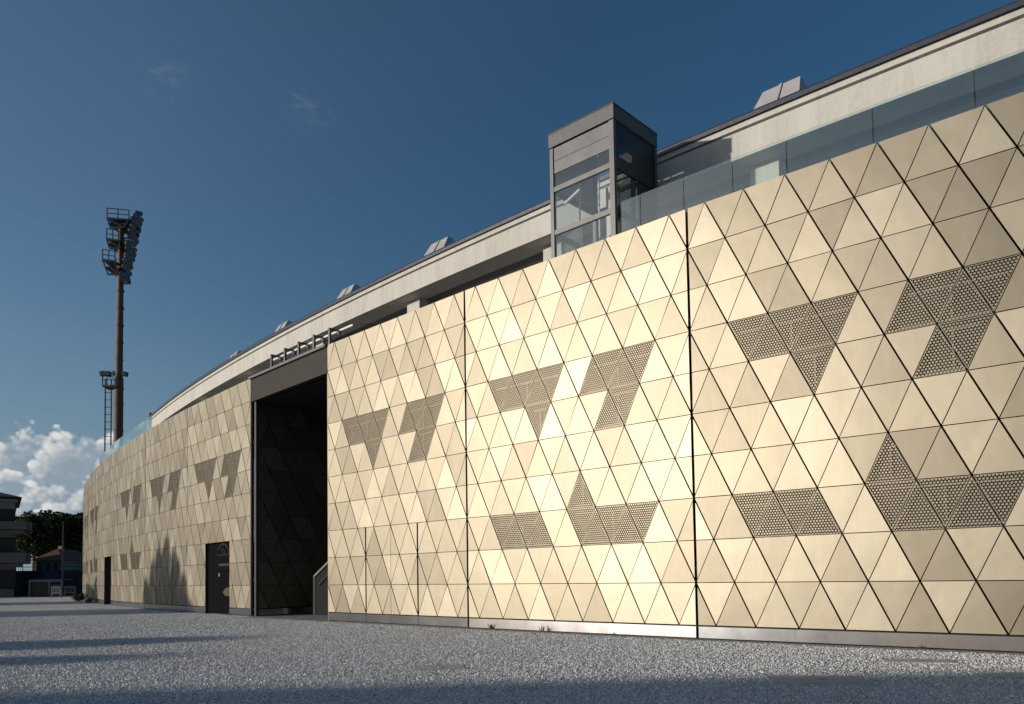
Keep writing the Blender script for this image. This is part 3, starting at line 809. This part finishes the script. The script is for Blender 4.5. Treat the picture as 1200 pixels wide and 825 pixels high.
# ------------------------------------------------------------------ vegetation
def leaf_cloud(mb, rnd, blobs, n, size, flat=1.0):
    """leaf quads through the volume of ellipsoid blobs, thicker towards their skin"""
    wts = [b[1].x * b[1].y * b[1].z for b in blobs]
    for _ in range(n):
        c, r = rnd.choices(blobs, wts)[0]
        while True:
            p = Vector((rnd.uniform(-1, 1), rnd.uniform(-1, 1), rnd.uniform(-1, 1)))
            if .05 < p.length < 1: break
        p = p.normalized() * (p.length ** .45)
        q = c + Vector((p.x * r.x, p.y * r.y, p.z * r.z))
        a = Vector((rnd.gauss(0, 1), rnd.gauss(0, 1), rnd.gauss(0, 1) * flat)).normalized(); b = a.orthogonal().normalized()
        ang = rnd.uniform(0, 6.3); b = (Matrix.Rotation(ang, 3, a) @ b); s = size * rnd.uniform(.6, 1.5)
        c2 = a.cross(b)
        mb.face([q - b * s, q + c2 * s * .55, q + b * s, q - c2 * s * .55], 0, rnd.random())
def pine(base, htop, hbot, rad, seed, label, lean=0.0):
    rnd = random.Random(seed)
    root = thing('pine_tree', base, label, 'tree', 'umbrella pines beyond the fence')
    mid = (htop + hbot) / 2; half = (htop - hbot) / 2
    blobs = []
    for _ in range(34):
        a = rnd.uniform(0, 2 * pi); r = rad * sqrt(rnd.random()) * .85
        z = hbot + half * .75 + (half * .32) * (1 - (r / rad) ** 2) + rnd.uniform(-.3, .3) * half
        blobs.append((base + Vector((r * cos(a) + lean, r * sin(a), z)), Vector((rad * rnd.uniform(.24, .4), rad * rnd.uniform(.24, .4), half * rnd.uniform(.5, .8)))))
    m = MB(); leaf_cloud(m, rnd, blobs, 19000, .30, 1.4)
    m.build('crown', 'pine_needles', root, tone=True, weld=False)
    t = MB(); top = base + Vector((lean, 0, hbot + half * .6))
    t.tube([base, base.lerp(top, .5) + Vector((rnd.uniform(-.3, .3), 0, 0)), top], [.42, .33, .25], 9)
    for k in range(7):
        a = 2 * pi * k / 7 + rnd.random(); e = base + Vector((lean + rad * .6 * cos(a), rad * .6 * sin(a), mid))
        s0 = base.lerp(top, rnd.uniform(.72, .95)); t.tube([s0, s0.lerp(e, .5) + Vector((0, 0, -.2)), e], [.18, .13, .07], 6)
    t.build('trunk', 'bark', root, smooth=True)
def gpt(x, Y): p = at(x, 690, Y); p.z = 0; return p
for i, (px_, Y, ht, hb, rad) in enumerate(((40, 150, 15.0, 7.2, 6.6), (62, 146, 15.0, 7.0, 6.4), (83, 152, 15.8, 7.4, 6.6), (103, 150, 15.6, 7.4, 6.0), (18, 158, 13.8, 7.0, 6.2))):
    pine(gpt(px_, Y), ht, hb, rad, 20 + i,
         ['dark umbrella pine right beside the left-hand house', 'dark umbrella pine crown left of the thin utility pole', 'dark umbrella pine crown right of the utility pole',
          'dark umbrella pine partly hidden by the end of the metal-clad wall', 'dark umbrella pine hidden behind the left-hand house'][i])

def cypress(base, h, r, seed, name, label, cat, group, rounded=False):
    rnd = random.Random(seed)
    root = thing(name, base, label, cat, group)
    blobs = []
    for k in range(16):
        f = k / 15
        rr = r * ((1 - f) ** .6 * min(1, .45 + 3 * f) if not rounded else max(.35, 1 - abs(2 * f - .95) ** 3) ** .5)
        for _ in range(2):
            a = rnd.uniform(0, 6.3); q = rr * .5 * rnd.random()
            blobs.append((base + Vector((q * cos(a), q * sin(a), .1 * h + .82 * h * f + rnd.uniform(-.2, .2))), Vector((rr * .7 + .08, rr * .7 + .08, h * .07))))
    m = MB(); leaf_cloud(m, rnd, blobs, int(5000 + 1000 * h * r), .19)
    m.build('crown', 'cypress_leaves', root, tone=True, weld=False)
    t = MB(); t.tube([base, base + Vector((0, 0, h * .6))], [.16, .08], 8); t.build('trunk', 'bark', root)
L = Vector((sin(SUN_AZ), cos(SUN_AZ), 0)); Pp = Vector((-L.y, L.x, 0)); TE = tan(SUN_EL)
def caster(wall, zs, dist): b = wall + L * dist; return Vector((b.x, b.y, 0)), zs + dist * TE
wp = Vector((-22.6, 51.6, 0))
for i, (off, zs, r) in enumerate(((-4.0, 2.3, 2.9), (-2.6, 3.8, 2.9), (-1.2, 4.9, 2.8), (.2, 5.5, 2.8), (1.7, 4.7, 2.9), (3.3, 3.1, 3.0))):
    b, h = caster(wp + Pp * off, zs, 41 + (i % 3) * 2.0)
    cypress(b, h, r, 60 + i, 'cypress_tree', 'tall green cypress in a close row across the yard, number %s from its near end' % ('one', 'two', 'three', 'four', 'five', 'six')[i], 'tree', 'cypress row across the yard')
for i, (tip, h, r) in enumerate((((-8.9, 25.6), 6.6, 3.4), ((-10.0, 19.9), 6.4, 2.6))):
    b = Vector((*tip, 0)) + L * (h / TE)
    cypress(b, h, r, 80 + i, 'round_tree', ('round leafy tree in the yard nearer the cypress row', 'round leafy tree in the yard nearer the apartment block')[i], 'tree', 'round trees in the yard', True)
b, h = caster(Vector((-38.3, 72.6, 0)), 2.4, 15); cypress(b, h, 1.4, 90, 'shrub', 'tall rounded shrub across the yard from the far wall', 'shrub', None, True)
hd = MB(); b, h = caster(Vector((-42.5, 79.0, 0)), 1.9, 15); rnd = random.Random(4)
leaf_cloud(hd, rnd, [(b + Pp * k * .7 + Vector((0, 0, h / 2)), Vector((.6, .6, h / 2))) for k in range(-4, 9)], 9000, .16)
tag(hd.build('hedge', 'cypress_leaves', None, tone=True, weld=False), 'flat-topped clipped hedge across the yard from the far wall', 'hedge')

def weed(p, h, seed, label, cat='weed', group='weeds at the foot of the wall', n=18, name='weed'):
    rnd = random.Random(seed); m = MB()
    for _ in range(n):
        a = rnd.uniform(0, 6.3); l = h * rnd.uniform(.4, 1.1); o = Vector((cos(a), sin(a), 0)); q = p + o * h * (.6 if name == 'bush' else .25) * rnd.random()
        e = q + o * l * rnd.uniform(.2, .6) + Vector((0, 0, l)); s = o.cross(Vector((0, 0, 1))) * l * .07; mid = q.lerp(e, .55)
        m.face([q, mid + s, e, mid - s], 0, rnd.random())
    tag(m.build(name, 'weed_leaves', None, tone=True, weld=False), label, cat, group)
def foot(u, d=.1): return pol(u, -d, .01)
for i, (u, h, lb) in enumerate(((-604.5, .22, 'small green weed under the plinth right of the closed double door'), (-602.0, .26, 'bushiest green weed under the plinth of the middle cladding bay'),
                                (-599.0, .14, 'tiny weed under the bright stretch of plinth'), (-590.6, .12, 'tiny weed at the right end of the middle bay plinth'), (-584.6, .2, 'upright weed under the plinth of the right-hand bay'),
                                (-583.2, .13, 'low weed beside the upright one under the right-hand plinth'))):
    weed(foot(u, .06 + .12 * (i % 3)), h, 100 + i, lb)
weed(pol(-673, -.6, 0), .9, 120, 'dark leafy bush at the far end foot of the clad wall', 'bush', None, 160, 'bush')
weed(pol(-664, -.4, 0), .5, 121, 'low dark bush beside the far doorway in the clad wall', 'bush', None, 110, 'bush')
rnd = random.Random(33)
for i, (u, s) in enumerate(((-609.3, -1.6), (-608.1, -2.1), (-601.4, -1.2))):
    weed(pol(u, s, .0), .10, 130 + i, ('flat weed tuft in the gravel before the double door', 'second flat weed tuft in the gravel, farther from the double door', 'flat weed tuft in the gravel before the bright plinth')[i], 'weed', 'weed tufts in the gravel', 30)

# ------------------------------------------------------------------ slabs let into the gravel
def slab(cx, cy, wx, wy, rz, z, label, seed):
    rnd = random.Random(seed); m = MB(); c, s = cos(rz), sin(rz)
    pts = []
    base = [(-1, -1), (-.3, -1.03), (.4, -.98), (1, -1), (1.03, -.2), (1, 1), (.2, 1.02), (-1, 1), (-1.02, .1)]
    for x, y in base:
        x = x * wx / 2 + rnd.uniform(-.03, .03); y = y * wy / 2 + rnd.uniform(-.03, .03); pts.append(Vector((cx + x * c - y * s, cy + x * s + y * c, z)))
    root = thing('concrete_slab', (cx, cy, 0), label, 'slab', 'worn slabs in the gravel')
    m.prism(pts, Vector((0, 0, -.1))); m.build('slab', 'slab_concrete', root)
    k = MB(); k.box((cx + .1, cy, z + .004), wx * .10, .03, .008, Vector((c, s, 0)), Vector((-s, c, 0))); k.build('lifting_eye', 'rust_pole', root)
slab(5.15, 13.75, 1.5, 1.05, -.15, .022, 'largest worn concrete slab in the gravel, at the shadow edge on the right', 1)
slab(8.2, 16.4, 1.3, .7, -.3, .018, 'thin concrete slab in the gravel near the right-hand plinth', 2)
slab(8.9, 13.95, 1.4, .7, -.1, .016, 'concrete slab half covered by gravel at the right edge', 3)
slab(-1.55, 16.5, 1.0, .9, .1, .016, 'pale concrete slab in the gravel before the middle of the wall', 4)

# loose stones over the near gravel: one object, nobody could count it
def scatter():
    m = MB(); us = [-650 + 2 * i for i in range(39)]; ss = [-.30] + [-2 * i for i in range(1, 14)]
    for a, b in zip(us[:-1], us[1:]):
        for c, d in zip(ss[:-1], ss[1:]):
            q = pol((a + b) / 2, (c + d) / 2)
            if not (10.5 < q.y < 46 and abs(q.x) / q.y < .78): continue
            m.face([pol(a, d, .004), pol(b, d, .004), pol(b, c, .004), pol(a, c, .004)])
    o = m.build('gravel', 'gravel_stone'); tag(o, 'grey crushed stone gravel covering the yard before the wall', 'gravel', None, 'stuff')
    ng = bpy.data.node_groups.new('gravel_scatter', 'GeometryNodeTree')
    ng.interface.new_socket('Geometry', in_out='INPUT', socket_type='NodeSocketGeometry'); ng.interface.new_socket('Geometry', in_out='OUTPUT', socket_type='NodeSocketGeometry')
    N = ng.nodes; Lk = ng.links
    gi = N.new('NodeGroupInput'); go = N.new('NodeGroupOutput')
    dp = N.new('GeometryNodeDistributePointsOnFaces'); dp.inputs['Density'].default_value = 380
    ico = N.new('GeometryNodeMeshIcoSphere'); ico.inputs['Radius'].default_value = 1; ico.inputs['Subdivisions'].default_value = 1
    sm = N.new('GeometryNodeSetMaterial'); sm.inputs['Material'].default_value = MAT['gravel_stone']
    ins = N.new('GeometryNodeInstanceOnPoints')
    r1 = N.new('FunctionNodeRandomValue'); r1.data_type = 'FLOAT_VECTOR'; r1.inputs[0].default_value = (0, 0, 0); r1.inputs[1].default_value = (6.3, 6.3, 6.3)
    r2 = N.new('FunctionNodeRandomValue'); r2.data_type = 'FLOAT_VECTOR'; r2.inputs[0].default_value = (.006, .006, .004); r2.inputs[1].default_value = (.027, .022, .014)
    nz = N.new('ShaderNodeTexNoise'); nz.inputs['Scale'].default_value = .55; nz.inputs['Detail'].default_value = 5
    mr = N.new('ShaderNodeMapRange'); mr.inputs[1].default_value = .36; mr.inputs[2].default_value = .52; mr.inputs[3].default_value = 110; mr.inputs[4].default_value = 430
    Lk.new(nz.outputs[0], mr.inputs[0]); Lk.new(mr.outputs[0], dp.inputs['Density'])
    Lk.new(gi.outputs[0], dp.inputs['Mesh']); Lk.new(dp.outputs['Points'], ins.inputs['Points'])
    Lk.new(ico.outputs['Mesh'], sm.inputs['Geometry']); Lk.new(sm.outputs[0], ins.inputs['Instance'])
    Lk.new(r1.outputs[0], ins.inputs['Rotation']); Lk.new(r2.outputs[0], ins.inputs['Scale'])
    Lk.new(ins.outputs[0], go.inputs[0])
    md = o.modifiers.new('scatter', 'NODES'); md.node_group = ng
scatter()

# ------------------------------------------------------------------ far left: houses, fence, shed, pole
def roof(mb, c, wx, wy, z, rise, over=.7, m=0):
    x, y = wx / 2 + over, wy / 2 + over; P = [Vector((c[0] + a * x, c[1] + b * y, z)) for a, b in ((-1, -1), (1, -1), (1, 1), (-1, 1))]
    rl = max(0, x - y) ; A = Vector((c[0] - rl, c[1], z + rise)); B = Vector((c[0] + rl, c[1], z + rise))
    if y > x: rl = y - x; A = Vector((c[0], c[1] - rl, z + rise)); B = Vector((c[0], c[1] + rl, z + rise)); q = [(P[0], P[1], A), (P[1], P[2], B, A), (P[2], P[3], B), (P[3], P[0], A, B)]
    else: q = [(P[0], P[1], B, A), (P[1], P[2], B), (P[2], P[3], A, B), (P[3], P[0], A)]
    for f in q: mb.face(f, m)
    mb.face(P[::-1], m)
def villa():
    Y = 112.0; px = Y / FPX
    xr = at(17, 640, Y).x; z = lambda y: at(10, y, Y).z
    wx, wy = 15.0, 18.0; c = Vector((xr - wx / 2, Y + wy / 2, 0))
    corner = Vector((xr, Y, 0)); RV = Matrix.Rotation(.57, 3, 'Z')
    root = thing('villa', c, 'shaded villa with balconies and a red tiled roof at the left edge', 'house')
    m = MB(); m.box((c.x, c.y, z(584) / 2), wx, wy, z(584)); m.build('wall', 'house_render', root)
    m = MB(); roof(m, c, wx, wy, z(583), 2.6, .8); m.build('roof', 'terracotta', root)
    m = MB(); m.box((c.x, c.y, z(587)), wx + .7, wy + .7, .35); m.build('cornice', 'house_render', root)
    for yt, yb, xe in ((612, 621, 24), (648, 660, 23)):
        m = MB(); xe_ = at(xe, yt, Y - 1).x
        m.box((xe_ - 5, Y - .75, (z(yt) + z(yb)) / 2), 10, 1.5, z(yt) - z(yb)); m.box((xe_ - .1, Y + 3, (z(yt) + z(yb)) / 2), 1.5, 7.5, z(yt) - z(yb))
        m.box((xe_ - 5, Y - .55, z(yb) - .35), 9.4, 1.1, .5)
        m.build('balcony', 'balcony_concrete', root)
    for yt, yb in ((597, 613), (630, 648), (668, 690)):
        for x0, x1 in ((-14, -3), (1, 18)):
            m = MB(); a, e = at(x0, yt, Y), at(x1, yb, Y)
            m.box(((a.x + e.x) / 2, Y - .03, (a.z + e.z) / 2), e.x - a.x, .1, a.z - e.z); m.build('shutter', 'shutter_wood', root)
    TM = Matrix.Translation(corner) @ RV.to_4x4() @ Matrix.Translation(-corner)
    root.matrix_world = TM @ root.matrix_world
villa()
def house(x0, x1, ye, Y, wy, rise, wallm, name, label, wins):
    a, b = at(x0, ye, Y), at(x1, ye, Y); wx = b.x - a.x; c = Vector(((a.x + b.x) / 2, Y + wy / 2, 0)); zt = a.z
    root = thing(name, c, label, 'house')
    m = MB(); m.box((c.x, c.y, zt / 2), wx, wy, zt); m.build('wall', wallm, root)
    m = MB(); roof(m, c, wx, wy, zt + .01, rise, .6); rf = m.build('roof', 'terracotta', root)
    m = MB(); m.box((c.x - wx * .2, c.y, zt + rise), .7, .7, 1.2); m.build('chimney', 'house_render', rf)
    for wx0, wx1, y0, y1 in wins:
        p, q = at(wx0, y0, Y), at(wx1, y1, Y); m = MB(); m.box(((p.x + q.x) / 2, Y - .03, (p.z + q.z) / 2), q.x - p.x, .1, p.z - q.z); f = m.build('window', 'shutter_wood', root)
        m = MB(); m.box(((p.x + q.x) / 2, Y - .06, q.z - .06), q.x - p.x + .3, .2, .12); m.build('sill', 'balcony_concrete', f)
house(41, 74, 657, 128, 10, 1.9, 'house_render', 'tiled_house', 'low cream house with a red tiled roof under the pines, left of the utility pole', ((44, 49, 659, 668), (54, 58, 660, 668), (64, 67, 659, 669)))
house(75.5, 102, 660, 134, 9, 1.8, 'yellow_render', 'tiled_house', 'yellow rendered house with a red tiled roof right of the utility pole', ((78, 80.5, 665, 672), (84, 87, 665, 672), (90, 93, 664, 672)))

def fence():
    A, B = at(-40, 690, 116.0), at(104, 690, 121.0); A.z = B.z = 0
    root = thing('site_fence', A, 'tall dark boarded fence with a mesh strip along the far end of the yard', 'fence')
    d = (B - A).normalized(); n = Vector((d.y, -d.x, 0)); Lh = (B - A).length; k = 0; x = 0.0; rnd = random.Random(8)
    zb = at(60, 668.5, 119).z; zt = at(60, 660, 119).z
    while x < Lh:
        wd = 2.4
        m = MB(); m.box(A + d * (x + wd / 2) + Vector((0, 0, zb / 2)), wd - .06, .06, zb, d, n)
        m.build('panel', 'blue_cloth' if k % 7 in (2, 4) else 'dark_panelling', root)
        m = MB(); m.box(A + d * x + n * .06 + Vector((0, 0, zt / 2)), .1, .1, zt, d, n); m.build('post', 'black_metal', root)
        x += wd; k += 1
    m = MB()
    for z in (zt, (zb + zt) / 2): m.bar(A + Vector((0, 0, z)), B + Vector((0, 0, z)), .07)
    q = 0.0
    while q < Lh: m.bar(A + d * q + Vector((0, 0, zb)), A + d * q + Vector((0, 0, zt)), .025); q += .3
    m.build('mesh_strip', 'black_metal', root)
fence()
def shed():
    Y = 111.0; a, b = at(35, 680, Y), at(72, 697, Y)
    root = thing('shed', ((a.x + b.x) / 2, Y + 1.2, 0), 'low shed with white frame and dark open front before the fence', 'shed')
    zt = a.z; xm = at(58, 690, Y).x
    m = MB()
    for x in (a.x, xm, b.x): m.box((x, Y, zt / 2), .22, .15, zt)
    m.box(((a.x + b.x) / 2, Y + .01, zt - .12), b.x - a.x + .3, .2, .26); m.box(((a.x + b.x) / 2, Y + 1.2, zt + .04), b.x - a.x + .3, 2.6, .08)
    m.build('frame', 'dimmed_white', root)
    m = MB(); m.box(((a.x + xm) / 2, Y + 1.2, zt / 2 - .02), xm - a.x - .1, 2.2, zt - .1); m.build('dark_body', 'shutter_wood', root)
    m = MB()
    for k in range(5): x = xm + (b.x - xm) * (k + .5) / 5; m.box((x, Y + .1, .9), .10, .06, 1.6)
    for z in (.4, 1.0, 1.6): m.box(((xm + b.x) / 2, Y + .16, z), b.x - xm, .06, .10)
    m.build('lattice', 'dimmed_white', root)
shed()
def barrier(x0, x1, Y, label):
    a, b = at(x0, 688, Y), at(x1, 688, Y); root = thing('barrier', ((a.x + b.x) / 2, Y, 0), label, 'barrier', 'white barriers before the fence')
    m = MB()
    for z in (.55, 1.35): m.bar((a.x, Y, z), (b.x, Y, z), .12)
    n = 6
    for k in range(n + 1): x = a.x + (b.x - a.x) * k / n; m.bar((x, Y, .5), (x, Y, 1.35), .06)
    m.build('rails', 'dimmed_white', root)
    m = MB()
    for x in (a.x, b.x): m.bar((x, Y - .35, .04), (x, Y + .35, .04), .08); m.bar((x, Y, .04), (x, Y, 1.4), .10)
    m.build('feet', 'dimmed_white', root)
barrier(61, 71, 108, 'white barrier standing in front of the shed'); barrier(76, 88, 110, 'white barrier right of the utility pole, against the fence')
def upole():
    b = gpt(73, 114); root = thing('utility_pole', b, 'thin bare grey utility pole standing before the pines', 'pole')
    zt = at(73, 611, 114).z
    m = MB(); m.tube([b, b + Vector((0, 0, zt))], [.16, .10], 10); m.build('shaft', 'balcony_concrete', root, smooth=True)
    m = MB(); m.bar(b + Vector((-.8, 0, zt - .9)), b + Vector((0, 0, zt - .25)), .07); m.build('bracket', 'black_metal', root)
upole()

# apartment block behind the photographer's left shoulder: its roof edge casts the long near shadow
def block():
    hgt = 9.5; sh = hgt / TE; off = -L * sh
    e0 = Vector((-9.0, 13.75, 0)) - off; e1 = Vector((10.0, 14.65, 0)) - off
    d = (e1 - e0).normalized(); n = Vector((-d.y, d.x, 0)); a = e0 - d * 30; b = e1 + d * 8; Lh = (b - a).length
    c = (a + b) / 2 - n * 6
    root = thing('apartment_block', Vector((c.x, c.y, 0)), 'long pale three-storey apartment block across the yard, beyond the near shadow', 'building')
    m = MB(); m.box(c + Vector((0, 0, hgt / 2 - .15)), Lh, 12, hgt - .3, d, n); m.build('wall', 'house_render', root)
    m = MB(); m.box(c + Vector((0, 0, hgt - .13)), Lh, 12, .26, d, n); m.build('roof_slab', 'balcony_concrete', root)
    for f in range(3):
        for k in range(12):
            m = MB(); m.box(a + d * (2.5 + k * Lh / 12.5) + n * .02 + Vector((0, 0, 1.9 + 3 * f)), 1.3, .1, 1.5, d, n); m.build('window', 'shutter_wood', root)
block()
